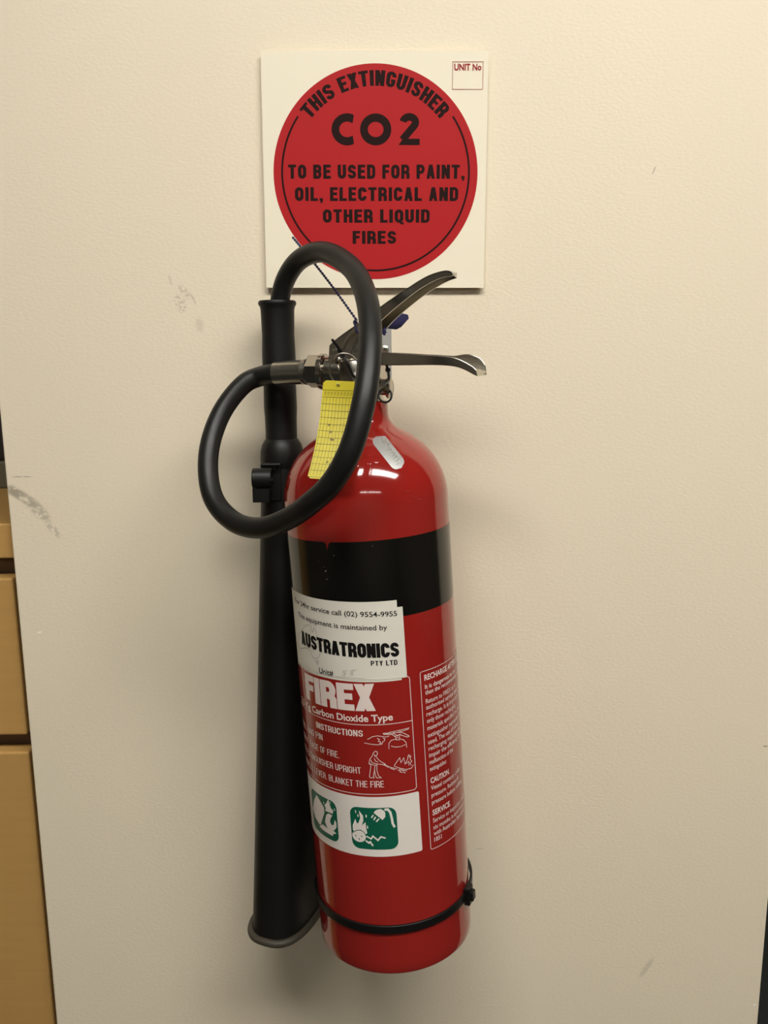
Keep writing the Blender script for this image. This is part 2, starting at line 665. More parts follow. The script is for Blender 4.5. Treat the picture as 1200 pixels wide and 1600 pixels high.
# ================================================================== THE SETTING
XL, XR = -0.3665, 0.4085
CZ = 2.50
MB().box(((XL + XR) / 2, 0.30, CZ / 2), (XR - XL, 0.60, CZ)).build('wall_back', 'wall', None, False, bevel=0.0015, kind='structure')
MB().box((0.3, -0.6, -0.05), (7.4, 8.8, 0.1)).build('floor', 'carpet', None, False, kind='structure')
MB().box((0.3, -0.6, CZ + 0.05), (7.4, 8.8, 0.1)).build('ceiling', 'ceiling', None, False, kind='structure')
MB().box((-3.45, -0.6, CZ / 2), (0.1, 8.8, CZ)).build('wall_left', 'roomwall', None, False, kind='structure')
MB().box((4.05, -0.6, CZ / 2), (0.1, 8.8, CZ)).build('wall_right', 'roomwall', None, False, kind='structure')
MB().box((0.3, -5.05, CZ / 2), (7.6, 0.1, CZ)).build('wall_front', 'roomwall', None, False, kind='structure')
MB().box((0.3, 3.85, CZ / 2), (7.6, 0.1, CZ)).build('wall_far', 'roomwall', None, False, kind='structure')


# ------------------------------------------------------------------ ceiling lights
def ceiling_light(cx, cy, sx, sy, label):
    t = thing('ceiling_light', (cx, cy, CZ), label, 'light', 'recessed ceiling lights')
    b = MB()
    fw = 0.025
    for (x, y, a, c) in ((cx - sx / 2 - fw / 2, cy, fw, sy + 2 * fw), (cx + sx / 2 + fw / 2, cy, fw, sy + 2 * fw),
                         (cx, cy - sy / 2 - fw / 2, sx, fw), (cx, cy + sy / 2 + fw / 2, sx, fw)):
        b.box((x, y, CZ - 0.012), (a, c, 0.024))
    b.build('frame', 'lampwhite', t, False)
    MB().box((cx, cy, CZ - 0.008), (sx, sy, 0.012)).build('diffuser', 'lamp', t, False)


ceiling_light(0.785, -1.14, 1.14, 0.34, 'ceiling light above the right of the extinguisher panel')
ceiling_light(-0.205, -1.14, 0.72, 0.34, 'ceiling light above the left of the extinguisher panel')
ceiling_light(-0.42, -3.6, 1.14, 0.18, 'ceiling light farther back on the left')
ceiling_light(0.82, -3.6, 1.14, 0.18, 'ceiling light farther back on the right')

# ------------------------------------------------------------------ wooden bench beside the panel
BY = 0.012                                          # bench front plane
zt, zb = P(5, 818, BY).z, P(5, 872, BY).z
bx1 = XL - 0.002
bx0 = -1.55
bench = thing('drawer_bench', (bx1 - 0.6, BY, 0), 'beech bench with drawers at the left edge beside the cream panel', 'bench')
MB().box(((bx0 + bx1) / 2, 0.31, (zt + zb) / 2), (bx1 - bx0, 0.60, zt - zb)).build('bench_top', 'wood', bench, False, bevel=0.0015)
MB().box(((bx0 + bx1) / 2, 0.335, zb / 2), (bx1 - bx0, 0.60, zb - 0.001)).build('carcass', 'carcass', bench, False)
rows = [(P(5, 903.5, BY).z, P(20, 1149, BY).z), (P(20, 1175.5, BY).z, P(60, 1700, BY).z), (P(60, 1700, BY).z - 0.016, 0.06)]
for (z1, z0) in rows:
    for k in range(2):
        a1 = bx1 - 0.0065 - k * 0.585
        a0 = a1 - 0.57
        MB().box(((a0 + a1) / 2, BY + 0.0105, (z0 + z1) / 2), (a1 - a0, 0.021, z1 - z0)).build('drawer_front', 'wood', bench, False, bevel=0.0022)

bxp = P(0, 762, 0.24)
box = thing('equipment_box', (bxp.x - 0.1, 0.36, zt), 'dark box with a grey lower part standing on the beech bench', 'box')
MB().box((bxp.x - 0.12, 0.36, zt + 0.0175), (0.26, 0.24, 0.035)).build('lower_part', 'greybox', box, False, bevel=0.003)
MB().box((bxp.x - 0.12, 0.36, zt + 0.035 + 0.085), (0.26, 0.235, 0.17)).build('upper_part', 'darkbox', box, False, bevel=0.004)

# ================================================================== THE SIGN
SC = P(586.8, 271.5, -0.006)
sa = radians(-0.5)
SX = V((cos(sa), 0, sin(sa)))
SZ = V((-sin(sa), 0, cos(sa)))
SN = V((0, -1, 0))
SY0 = -0.0062                                       # front face of the sheet


def sg(x, z, lift=0.0):
    """Sign coordinates in millimetres from the centre of the disc."""
    p = SC + SX * (x / 1000) + SZ * (z / 1000)
    return V((p.x, SY0 - lift - 0.0000, p.z))


sign = thing('safety_sign', (SC.x, 0, SC.z - 0.1), 'square white sign with a red disc above the extinguisher', 'sign')
sheet = [sg(x, z) for x, z in rrect(-101, 99.7, -99.6, 102.2, 0.6, 2)]
MB().prism(sheet, (0, 0.0022, 0)).build('sheet', 'signwhite', sign, False)
for x, z in ((-78, 78), (78, 78), (-78, -78), (78, -78)):
    c = sg(x, z)
    MB().box((c.x, -0.002, c.z), (0.02, 0.0038, 0.02)).build('foam_pad', 'signwhite', sign, False)


def sign_print(name, vf, m, lift, label=None):
    v, f = vf
    z = stack(vf)
    MB().add([sg(p[0], p[1], lift + z[i]) for i, p in enumerate(v)], f).build(name, m, sign, False, label=label)


sign_print('red_disc', polyface(arc(0, 0, 92, 92, 0, 360, 128)[:-1]), 'signred', 0.00012, 'plain red disc')
ring = [(84.2 * sin(radians(a)), 84.2 * cos(radians(a))) for a in [55 + (305 - 55) * i / 120 for i in range(121)]]
sign_print('ring_line', stroke2(ring, 1.7), 'signblack', 0.00024)
# arched heading
hv, hf = block_text('THIS EXTINGUISHER', .52, .215, .085)
hv, hf = cut((hv, hf), .08)
hx = max(p[0] for p in hv)
span = radians(102.5)
heads = []
for p in hv:
    a = (p[0] / hx - .5) * span + radians(-.3)
    rr = 73.6 + p[1] * 12.9
    heads.append((rr * sin(a), rr * cos(a)))
sign_print('heading', (heads, hf), 'signblack', 0.00024)
# CO2
cw = 6.9
c_ = stroke2(arc(-25.2, 37.4, 10.6, 10.0, 52, 308, 28), cw)
cc = ([(min(max(p[0], -60), -19.3), p[1]) for p in c_[0]], c_[1])
o_ = stroke2(arc(.2, 37.4, 10.5, 9.9, 0, 360, 40)[:-1], cw, True)
two = stroke2(arc(30.2, 43.3, 5.6, 4.6, 172, -38, 16) + [(24.0, 28.6)], 6.3)
two2 = polyface([(20.6, 24.3), (39.6, 24.3), (39.6, 29.6), (25.8, 29.6), (23.6, 28.2)])
sign_print('formula', merge(cc, o_, two, two2), 'signblack', 0.00024)
for s, x0, x1, y0, cap in (('TO BE USED FOR PAINT,', -78.7, 80.3, -4.3, 12.0), ('OIL, ELECTRICAL AND', -73, 74.8, -23.4, 11.8),
                           ('OTHER LIQUID', -48, 49.2, -42.2, 11.5), ('FIRES', -21, 18.7, -60.7, 11.3)):
    sign_print('lettering', fit(block_text(s, .60, .235, .12), x0, x1, y0, cap), 'signblack', 0.00024)
sign_print('unit_box', stroke2([(68.2, 93.2), (95, 93.2), (95, 70.7), (68.2, 70.7)], .42, True), 'signdred', 0.00024)
sign_print('unit_lettering', fit(font_text('UNIT No', .032), 69.6, 93.6, 86.4, 5.1), 'signdred', 0.00024)

# ================================================================== THE EXTINGUISHER
R = 0.0702
BASE = V((0.00798, -0.10172, 0.92772 - 0.15))
AX = V((-0.05755, 0.01784, 0.99818)).normalized()
NF = (V((0, -1, 0)) - AX * V((0, -1, 0)).dot(AX)).normalized()     # front
NR = AX.cross(NF)                                                   # to the right
if NR.x < 0:
    NR = -NR


def cyl(s, h, off=0.0, r=R):
    """Point on the cylinder: arc s to the right of the front line, height h."""
    a = s / R
    return BASE + AX * h + (NF * cos(a) + NR * sin(a)) * (r + off)


def cylinv(u, v):
    d = ray(u, v)
    o = CAM - BASE
    dp, op = d - AX * d.dot(AX), o - AX * o.dot(AX)
    A, B, C = dp.dot(dp), 2 * dp.dot(op), op.dot(op) - R * R
    t = (-B - sqrt(max(B * B - 4 * A * C, 0))) / (2 * A)
    p = o + d * t
    return R * atan2(p.dot(NR), p.dot(NF)), p.dot(AX)


ext = thing('fire_extinguisher', BASE, 'red carbon dioxide fire extinguisher with black hose and horn', 'fire extinguisher')

# profile of the vessel: base, wall, dome, neck
H0, DB = 0.404, 0.0645
prof = [(0, 0.004), (0.058, 0.003), (0.064, 0.0), (0.0685, 0.0), (0.0697, 0.0006), (0.0701, 0.0018), (R, 0.010)]
prof += [(R, 0.010 + (0.316 - 0.010) * i / 4) for i in range(1, 5)] + [(R, 0.3797), (R, H0)]
tl = acos(0.0385 / R)
prof += [(R * cos(tl * i / 22), H0 + DB * sin(tl * i / 22)) for i in range(1, 23)]
pe = prof[-1]
prof += bez(pe, (0.0315, pe[1] + 0.0046), (0.0245, 0.4650), (0.0238, 0.4740), 10)[1:] + [(0.0236, 0.4835), (0.0225, 0.4850), (0.0, 0.4850)]
MB().lathe(prof, BASE, AX, 160, False).build('vessel', 'red', ext, True, angle=50)


def dome(th, k, off=0.0):
    """Point on the dome: azimuth th, parameter k along the meridian (0 rim .. 1)."""
    q = tl * k
    r, h = R * cos(q), H0 + DB * sin(q)
    n = V((cos(q) / R, sin(q) / DB)).normalized()
    a = NF * cos(th) + NR * sin(th)
    return BASE + AX * (h + off * n.y) + a * (r + off * n.x)


def ring_sheet(s0, s1, h0, h1, off, step=0.002):
    n = max(2, int((s1 - s0) / step))
    b = MB()
    b.loft([[cyl(s0 + (s1 - s0) * i / n, h0, off) for i in range(n + 1)], [cyl(s0 + (s1 - s0) * i / n, h1, off) for i in range(n + 1)]], False, False)
    return b


# painted black band with its small drip of red
b = MB()
NB = 160
lo, hi = [], []
for i in range(NB):
    s = 2 * pi * R * i / NB
    lo.append(cyl(s, 0.3160, 0.00012))
    hi.append(cyl(s, 0.3797, 0.00012))
b.loft([lo, hi], False)
b.build('black_band', 'band', ext)
ds, dh = cylinv(511, 848)
drip = MB()
pts = [(ds - .0035, .3799), (ds - .0012, .3785), (ds - .0006, .376), (ds, .3725), (ds + .0006, .376), (ds + .0016, .3785), (ds + .004, .3799)]
drip.add([cyl(p[0], p[1], 0.0003) for p in pts], [tuple(range(len(pts)))])
drip.build('paint_drip', 'red', ext)
b = MB()
for u, v, a, c in ((522, 868, .0008, .0003), (509, 892, .0016, .0008), (498, 877, .0006, .0003), (511, 905, .0008, .0004), (582, 853, .0006, .0003), (507, 886, .0008, .0002)):
    s, h = cylinv(u, v)
    b.add([cyl(s + dx * a, h + dz * a, 0.0003) for dx, dz in ((-.4, -.5), (.2, -.3), (.6, .4), (-.1, .2))], [(0, 1, 2, 3)])
b.build('paint_chips', 'chip', ext, kind='stuff')

# ---------------------------------------------------------------- printed label on the vessel
LB = 0.00010


def label_print(name, vf, m, off, parent, smooth=True):
    v, f = cut(vf, 0.0025)
    z = stack((v, f))
    return MB().add([cyl(p[0], p[1], off + z[i]) for i, p in enumerate(v)], f).build(name, m, parent, smooth)


def deg(a):
    return radians(a) * R


film = ring_sheet(deg(-80), deg(23.4), 0.1085, 0.2668, LB).build('instruction_label', 'labelred', ext)
film['label'] = 'red film label with white print'
fr = rrect(deg(-79), deg(22.4), .1668, .2655, .0028)
label_print('frame_line', stroke2(fr, .00055, True), 'white', LB * 2, film)
label_print('divider_line', stroke2([(deg(-79), .2287), (deg(22.4), .2272)], .00055), 'white', LB * 2, film)
label_print('title', fit(block_text('FIREX', .66, .27, .025), deg(-61), deg(-1.7), .2396, .0232), 'white', LB * 2, film)
label_print('subtitle', fit(font_text('3.5 Kg Carbon Dioxide Type', .022), deg(-74), deg(9.2), .2305, .0056), 'white', LB * 2, film)
label_print('lettering', fit(block_text('INSTRUCTIONS', .50, .15, .09), deg(-50.3), deg(-11.6), .2175, .0055), 'white', LB * 2, film)
for s, a0, a1, y0 in (('PULL RING PIN', -80, -44.3, .2078), ('AIM AT BASE OF FIRE.', -79, -30.4, .1962),
                      ('USE EXTINGUISHER UPRIGHT', -80, -14.8, .1848), ('SQUEEZE LEVER. BLANKET THE FIRE', -80, .1, .1730)):
    label_print('lettering', fit(block_text(s, .50, .115, .10), deg(a0), deg(a1), y0, .0056), 'white', LB * 2, film)


def px8(x, y):
    return cylinv(450 + x * .1833, 1040 + y * .1833)


def art(polys, wd, conv):
    return merge(*[stroke2([conv(*p) for p in q], wd) for q in polys])


hand = [[(678, 628), (720, 605), (760, 598), (800, 603), (832, 608), (862, 600)], [(650, 658), (700, 668), (755, 674), (785, 672), (800, 664)],
        [(760, 618), (780, 630), (770, 645), (790, 650), (782, 662), (802, 668), (806, 650), (822, 640), (826, 622), (808, 616)],
        [(810, 576), (850, 574), (885, 563), (905, 572), (880, 586), (815, 586), (810, 576)],
        [(895, 562), (960, 548), (1030, 530), (1022, 541), (965, 560), (935, 566)], [(905, 572), (960, 566), (1005, 584), (1032, 600), (1018, 608), (965, 592), (920, 592)],
        [(890, 590), (920, 606), (920, 632), (950, 632), (950, 600)], [(900, 575), (930, 600), (960, 580)],
        [(860, 710), (860, 662), (880, 636), (925, 624)], [(955, 624), (985, 632), (1006, 655), (1012, 697)], [(878, 685), (910, 693), (960, 690), (1000, 672)],
        [(820, 580), (870, 578)], [(870, 570), (920, 612)], [(935, 620), (935, 606)]]
label_print('pin_drawing', art(hand, .00045, px8), 'white', LB * 2, film)
man = [[(720, 768), (727, 745), (742, 729), (758, 732), (763, 748), (757, 764), (742, 772), (736, 755)], [(720, 768), (700, 792), (690, 832), (708, 850), (702, 890), (695, 945), (702, 955), (735, 955), (728, 942), (738, 890)],
       [(748, 772), (770, 800), (795, 820), (832, 840)], [(705, 800), (715, 825), (760, 838), (800, 842), (830, 850)], [(735, 790), (745, 812), (768, 822)],
       [(758, 842), (758, 890), (772, 938), (796, 955), (756, 956), (745, 935), (738, 890), (742, 850)], [(690, 832), (740, 850), (760, 842)],
       [(815, 838), (862, 862)], [(820, 846), (858, 868)], [(862, 862), (905, 874), (930, 880)], [(870, 872), (910, 888)], [(880, 868), (920, 878)],
       [(935, 890), (965, 898)], [(945, 882), (985, 890)], [(975, 893), (1012, 897)], [(950, 904), (975, 910)], [(980, 905), (1000, 915)],
       [(905, 852), (925, 822), (952, 785), (962, 826), (986, 786), (997, 838), (1020, 795)], [(1020, 795), (1022, 770), (1032, 758), (1034, 780), (1046, 768), (1042, 800), (1056, 815), (1040, 830), (1050, 850)],
       [(1005, 835), (1030, 815), (1030, 850)], [(905, 856), (955, 874), (1010, 885), (1052, 872), (1068, 846), (1060, 852)]]
label_print('aiming_drawing', art(man, .00045, px8), 'white', LB * 2, film)

# white strip with the two green pictograms
strip = label_print('pictogram_strip', polyface(rrect(deg(-81), deg(23.8), .1107, .1645, .0016)), 'whitepanel', LB * 2, ext)
strip['label'] = 'white strip with two green square pictograms'


def px7(x, y):
    return cylinv(450 + x * .1833, 1210 + y * .1833)


for a0, a1 in ((-68.5, -36.3), (-25.2, 7.2)):
    label_print('green_square', polyface(rrect(deg(a0), deg(a1), .1172, .1548, .0065)), 'green', LB * 3, strip)
white_polys = [
    [(555, 470), (553, 430), (575, 375), (588, 412), (600, 415), (617, 370), (605, 306), (640, 350), (644, 392), (630, 433), (662, 405), (666, 450), (677, 500), (660, 508), (640, 483), (605, 471), (568, 481)],
    [(571, 300), (580, 305), (583, 325), (576, 327)], [(592, 335), (602, 340), (603, 360), (595, 360)], [(662, 338), (674, 348), (671, 366), (662, 362)], [(672, 432), (684, 440), (684, 460), (675, 460)],
    [(730, 325), (745, 306), (765, 297), (790, 293), (815, 305), (829, 325), (829, 360), (806, 386)],
    [(247, 173), (266, 206), (312, 284), (313, 330), (281, 432), (236, 362), (217, 290), (226, 215)],
    [(345, 205), (356, 245), (368, 285), (388, 308), (384, 335), (345, 318), (318, 312), (325, 290), (318, 268), (310, 262), (332, 240)],
    [(328, 345), (345, 330), (382, 348), (365, 375), (362, 405), (376, 432), (394, 428), (400, 385), (414, 410), (417, 450), (400, 474), (372, 474), (336, 448), (318, 400)],
    [(272, 440), (300, 424), (330, 450), (392, 478), (417, 503), (388, 508), (386, 524), (340, 498), (300, 470)],
    [(360, 225), (366, 235), (366, 250), (360, 240)], [(304, 232), (312, 236), (308, 250), (303, 246)], [(394, 285), (402, 295), (402, 312), (395, 305)]]
vf = merge(*[polyface([px7(*p) for p in q]) for q in white_polys])
cs = px7(607, 523)
sock = polyface([(cs[0] + .0061 * cos(2 * pi * i / 24), cs[1] + .0054 * sin(2 * pi * i / 24)) for i in range(24)])
zz = merge(stroke2([px7(*p) for p in [(670, 525), (710, 547), (724, 524), (768, 560), (792, 530), (832, 541)]], .0013),
           stroke2([px7(*p) for p in [(664, 562), (690, 582), (702, 573), (726, 608)]], .0015),
           stroke2([px7(*p) for p in [(822, 300), (850, 296), (872, 322), (886, 378), (892, 416), (910, 448)]], .0020),
           *[stroke2([px7(*p) for p in q], .0011) for q in ([(728, 344), (712, 368)], [(748, 360), (732, 386)], [(776, 376), (752, 402)])])
tri = bmesh.new()


def triang(vf):
    bm = bmesh.new()
    bv = [bm.verts.new((p[0], p[1], 0)) for p in vf[0]]
    for q in vf[1]:
        bm.faces.new([bv[i] for i in q])
    bmesh.ops.triangulate(bm, faces=bm.faces[:], ngon_method='EAR_CLIP')
    bm.verts.index_update()
    o = [(p.co.x, p.co.y) for p in bm.verts], [tuple(x.index for x in fc.verts) for fc in bm.faces]
    bm.free()
    return o


label_print('pictogram', triang(vf), 'whitepanel', LB * 4, strip)
label_print('pictogram', zz, 'whitepanel', LB * 4, strip)
label_print('socket', sock, 'whitepanel', LB * 5, strip)
label_print('pictogram_lines', merge(*[stroke2([px7(*p) for p in q], .0006) for q in (
    [(574, 510), (586, 528)], [(624, 518), (637, 532)], [(610, 538), (610, 556)], [(560, 492), (585, 474), (620, 470), (650, 490), (665, 515)],
    [(320, 310), (350, 322), (395, 350), (402, 382)])]), 'green', LB * 6, strip)

# recharge notice at the right of the label
rech = ring_sheet(deg(29.5), deg(88), .1085, .2668, LB).build('recharge_notice', 'labelred', ext)
rech['label'] = 'column of small white print in a thin frame'
label_print('frame_line', stroke2(rrect(deg(30.4), deg(86), .1085, .2662, .0016), .0005, True), 'white', LB * 2, rech)
notice = [('RECHARGE AFTER USE', .2581, 80, .0046, .02), ('It is dangerous to use other', .2508, 82, .0036, .008), ('than the recommended refill', .2458, 81, .0036, .008),
          ('Return to FIREX or an', .2381, 70, .0038, .0), ('authorised service agent for', .2329, 80, .0038, 0), ('recharge. It is important that', .2270, 82, .0038, 0),
          ('only those recharging', .2211, 67, .0038, 0), ('materials specified on the', .2147, 76, .0038, 0), ('extinguisher nameplate be', .2083, 78, .0038, 0),
          ('used. The use of other', .2024, 71, .0038, 0), ('recharging materials may', .1966, 76, .0038, 0), ('impair the efficiency or cause', .1906, 83, .0038, 0),
          ('malfunction of the', .1845, 59, .0038, 0), ('extinguisher.', .1785, 50, .0038, 0), ('CAUTION.', .1675, 52.5, .0046, .02),
          ('Vessel contents under', .1613, 69, .0038, 0), ('pressure. Relieve all', .1549, 65, .0038, 0), ('pressure before refilling.', .1484, 72, .0038, 0),
          ('SERVICE.', .1385, 51.7, .0046, .02), ('Service or inspection every', .1318, 76, .0038, 0), ('six months in accordance', .1256, 73, .0038, 0),
          ('with Australian Standard', .1200, 72, .0038, 0), ('1851', .1143, 40.4, .0038, 0)]
for s, h, a1, cap, bold in notice:
    label_print('lettering', fit(font_text(s, bold + .006), deg(33.6), deg(a1), h, cap), 'white', LB * 2, rech)

# ---------------------------------------------------------------- service sticker (two sheets, one over the other)
SL = -0.060


def sticker(s0, s1, h0, h1, off, name, slant=SL):
    v, f = cut(polyface([(s0, h0), (s1, h0), (s1, h1), (s0, h1)]), .0025)
    # close solid sheet, a paper's thickness
    b = MB().add([cyl(p[0], p[1] + slant * p[0], off) for p in v], f)
    return b.build(name, 'paper', ext)


H = lambda s, h: h - SL * s        # undo the slant at s
st0 = sticker(deg(-76), deg(16.9), .2640, .3308 + SL * deg(0), .00030, 'old_service_sticker', -.030)
st0['label'] = 'older white sticker peeking out behind the service sticker'
st1 = sticker(deg(-74), deg(20.6), .2660, .3252, .00055, 'service_sticker', -.040)
st1['label'] = 'white service sticker with black lettering'


def stick_print(name, vf, m='ink', off=.00070):
    return label_print(name, vf, m, off, st1)


stick_print('lettering', fit(font_text('For 24hr service call (02) 9554-9955', .010), deg(-66), deg(16.5), .3185, .0041, SL))
stick_print('lettering', fit(font_text('This equipment is maintained by', .010), deg(-62), deg(9.4), .3076, .0041, SL))
stick_print('company_name', fit(block_text('AUSTRATRONICS', .58, .25, .035), deg(-60), deg(16.2), .2846, .0120, -.055))
stick_print('lettering', fit(block_text('PTY LTD', .56, .19, .12), deg(-2.8), deg(14.6), .2779, .0042, SL))
stick_print('lettering', fit(font_text('Unit#', .014), deg(-41.5), deg(-29.5), .2668, .0046, -.035))
dots = []
for i in range(22):
    s = deg(-28) + deg(20.2) * i / 21
    h = .2678 - .03 * (s + .02)
    dots.append(polyface([(s, h), (s + .0004, h), (s + .0004, h + .0004), (s, h + .0004)]))
stick_print('dotted_line', merge(*dots), 'ink')


def px4(x, y):
    return cylinv(440 + x * .25, 900 + y * .25)


stick_print('map_outline', art([[(150, 310), (163, 303), (178, 306), (190, 318), (184, 336), (198, 350), (206, 322), (214, 330), (220, 352), (226, 378), (244, 395), (255, 432), (246, 478), (236, 508), (214, 517), (196, 502), (186, 470), (168, 450), (148, 446), (126, 455), (108, 432), (113, 392), (110, 366), (130, 342), (150, 310)],
                                [(219, 530), (235, 530), (230, 550), (222, 546), (219, 530)]], .00022, px4), 'ink')
stick_print('handwriting', art([[(412, 590), (388, 592), (386, 600), (402, 604), (398, 618), (380, 616)], [(470, 586), (450, 586), (432, 594), (440, 602), (452, 612), (442, 620), (430, 612), (444, 600), (456, 590)]], .0003, px4), 'pencil')

# ---------------------------------------------------------------- silver sticker, stamped digits and shaped lamp glints on the dome
def domeinv(u, v):
    """Azimuth and meridian parameter of the dome point seen along a sight line (coarse-to-fine search)."""
    d = ray(u, v).normalized()
    best = None
    th0, k0, dt, dk = 0.0, 0.5, 1.2, 0.5
    for it in range(9):
        c = []
        for i in range(-6, 7):
            for j in range(-6, 7):
                th, k = th0 + dt * i / 6, min(max(k0 + dk * j / 6, 0), 1)
                q = dome(th, k) - CAM
                c.append(((q - d * q.dot(d)).length, th, k))
        _, th0, k0 = min(c)
        dt *= .4
        dk *= .4
    return th0, k0


def dome_sheet(pts2, off, fine=1):
    """pts2: polygon in frame pixels laid onto the dome."""
    return [dome(*domeinv(u, v), off) for u, v in pts2]


def capsule(p, q, r, n=8):
    p, q = V(p), V(q)
    d = (q - p).normalized()
    m = V((-d.y, d.x))
    rows_ = []
    L = (q - p).length
    N = 18
    for i in range(N + 1):
        t = -r + (L + 2 * r) * i / N
        hw = r if 0 <= t <= L else sqrt(max(r * r - (t if t < 0 else t - L) ** 2, 0))
        c = p + d * t
        rows_.append([(c.x + m.x * hw * k, c.y + m.y * hw * k) for k in (-1, -.5, 0, .5, 1)])
    return rows_


b = MB()
rows_ = capsule((593.5, 689), (620, 722.5), 11.3)
b.loft([[dome(*domeinv(*p), .0003) for p in r] for r in rows_], False, False)
sil = b.build('foil_sticker', 'silver', ext)
sil['label'] = 'small rounded silver foil sticker with faint writing'
b = MB()
for q in ([(596, 684), (598, 692), (603, 686), (600, 695)], [(603, 690), (606, 697), (609, 692)], [(607, 699), (612, 704), (604, 703)], [(611, 707), (617, 709), (612, 714)], [(616, 712), (622, 716)], [(614, 718), (620, 712)], [(618, 722), (625, 716)], [(619, 727), (623, 724)]):
    v, f = stroke2(q, 0.9)
    b.add([dome(*domeinv(*p), .0005) for p in v], f)
b.build('writing', 'pencil', sil)
b = MB()
for cx, cy, rx, ry, a0, a1 in ((573, 713, 4, 3, 60, 330), (587, 714, 4.5, 3.5, 200, 420), (588, 720, 5, 3, 0, 180), (577, 723, 3, 2.5, 0, 300), (589, 726, 3, 2.5, 150, 420), (558, 722, 2, 8, 30, 100),
                               (636, 766, 5, 2, 20, 160), (648, 775, 3, 2, 20, 160), (655, 780, 2, 1, 20, 160)):  # this row: raised arcs standing in for lamp glints on the dome, not digits
    pts = [dome(*domeinv(*p), -.0001) for p in arc(cx, cy, rx, ry, a0, a1, 8)]
    b.tube(pts, .00042, 6)
for (u, v) in ((588, 657), (592, 662), (586, 668), (583, 664)):
    pass
b.build('stamped_digits_and_glints', 'red', ext, kind='stuff')

# ---------------------------------------------------------------- valve
PHI = radians(24)
LD = V((cos(PHI), -sin(PHI), 0))                    # levers: to the right and towards the room
LN = V((-sin(PHI), -cos(PHI), 0))                   # near side of the levers
ZU = V((0, 0, 1))
PHO = radians(18)
ON = V((-sin(PHO), -cos(PHO), 0))                   # plane of the outlet
A0 = P(561, 581, -0.0955)
VT = BASE + AX * 0.4845
valve = MB()
valve.lathe([(0.0195, 0), (0.0205, .001), (0.0205, .006), (.019, .0075), (.016, .009), (.0155, .014), (.0185, .016), (.0185, .034), (.016, .037), (.0085, .040), (.0085, .050), (.007, .0515), (0, .0515)], VT, AX, 40)
q0, q1 = PL(511, 580, A0, ON), PL(600, 584, A0, ON)
valve.lathe([(.0118, 0), (.0128, .001), (.0128, (q1 - q0).length - .001), (.0118, (q1 - q0).length)], q0, q1 - q0, 32)
valve.build('valve_body', 'brass', ext)
# coupling nut with flange
n0, n1 = PL(482.5, 580.5, A0, ON), PL(506.5, 580.5, A0, ON)
dn = (n1 - n0).normalized()
b = MB()
u_ = ZU
v_ = dn.cross(u_)
hexr = .0140
ln_ = (n1 - n0).length
rings = []
for t, k in ((0, .90), (.0012, 1.0), (ln_ - .0012, 1.0), (ln_, .92)):
    rings.append([n0 + dn * t + (u_ * sin(radians(60 * i + 19)) + v_ * cos(radians(60 * i + 19))) * hexr * k for i in range(6)])
b.loft(rings)
nut = b.build('coupling_nut', 'brass', ext, True, angle=25)
b = MB()
b.lathe([(.0105, 0), (.0152, .0008), (.0152, .0045), (.011, .006)], PL(501, 581, A0, ON), dn, 36)
b.build('flange', 'brass', nut)
# ferrule
f0, f1 = PL(429, 583.5, A0, ON), PL(482, 581, A0, ON)
fl = (f1 - f0).length
MB().lathe([(.0088, 0), (.0096, .0005), (.0098, .003), (.0104, fl - .006), (.0106, fl - .005), (.0098, fl - .0045), (.0098, fl - .003), (.0110, fl - .0025), (.0110, fl - .0003), (.009, fl)], f0, f1 - f0, 40).build('ferrule', 'ferrule', ext)

# ---------------------------------------------------------------- levers (folded sheet channels)
WL = 0.0245                                           # width of the channel


def channel(name, top, bot, web, th=.0014, m='steel', width=WL, lab=None, lip=False, taper=0):
    """Two side walls between the outlines top/bot (given in frame pixels on the near wall) and a web along one of them."""
    p0 = A0 + LN * (width / 2)
    tp = [PL(u, v, p0, LN) for u, v in top]
    bt = [PL(u, v, p0, LN) for u, v in bot]
    N_ = len(tp)

    def lift_(i):
        k = max(0, (i - (N_ - 14)) / 13)
        return .0052 * sin(min(k * 1.45, 1) * pi / 2) * (1 - .45 * max(0, k - .7) / .3)

    W_ = [width * (sqrt(max(1 - ((i - (N_ - 1 - taper)) / (taper + .15)) ** 2, .04)) if taper and i > N_ - 1 - taper else 1) for i in range(N_)]
    b = MB()
    for side in (0, 1):
        inn = LN * (th if side else -th)
        n = len(tp)
        o_t = [tp[i] - LN * (W_[i] if side else 0) for i in range(n)]
        o_b = [bt[i] - LN * (W_[i] if side else 0) for i in range(n)]
        if side and lip:                                  # the far wall stands higher towards the scooped tip
            o_t = [p + ZU * lift_(i) for i, p in enumerate(o_t)]
        rings_ = [[o_b[i], o_t[i], o_t[i] + inn, o_b[i] + inn] for i in range(n)]
        b.loft(rings_)
    edge, other = (tp, bt) if web == 'top' else (bt, tp)
    rings_ = []
    for e, o, w_ in zip(edge, other, W_):
        k = (o - e).normalized() * th
        rings_.append([e, e - LN * w_, e - LN * w_ + k, e + k])
    b.loft(rings_)
    if lip:
        b.prism([tp[-1] - (tp[-1] - tp[-2]) * .6, bt[-1], bt[-1] - LN * width + ZU * .002, tp[-1] - LN * width - ZU * .001], (bt[-1] - bt[-2]).normalized() * -th)
    return b.build(name, m, ext, True, bevel=.0006, angle=35, label=lab)


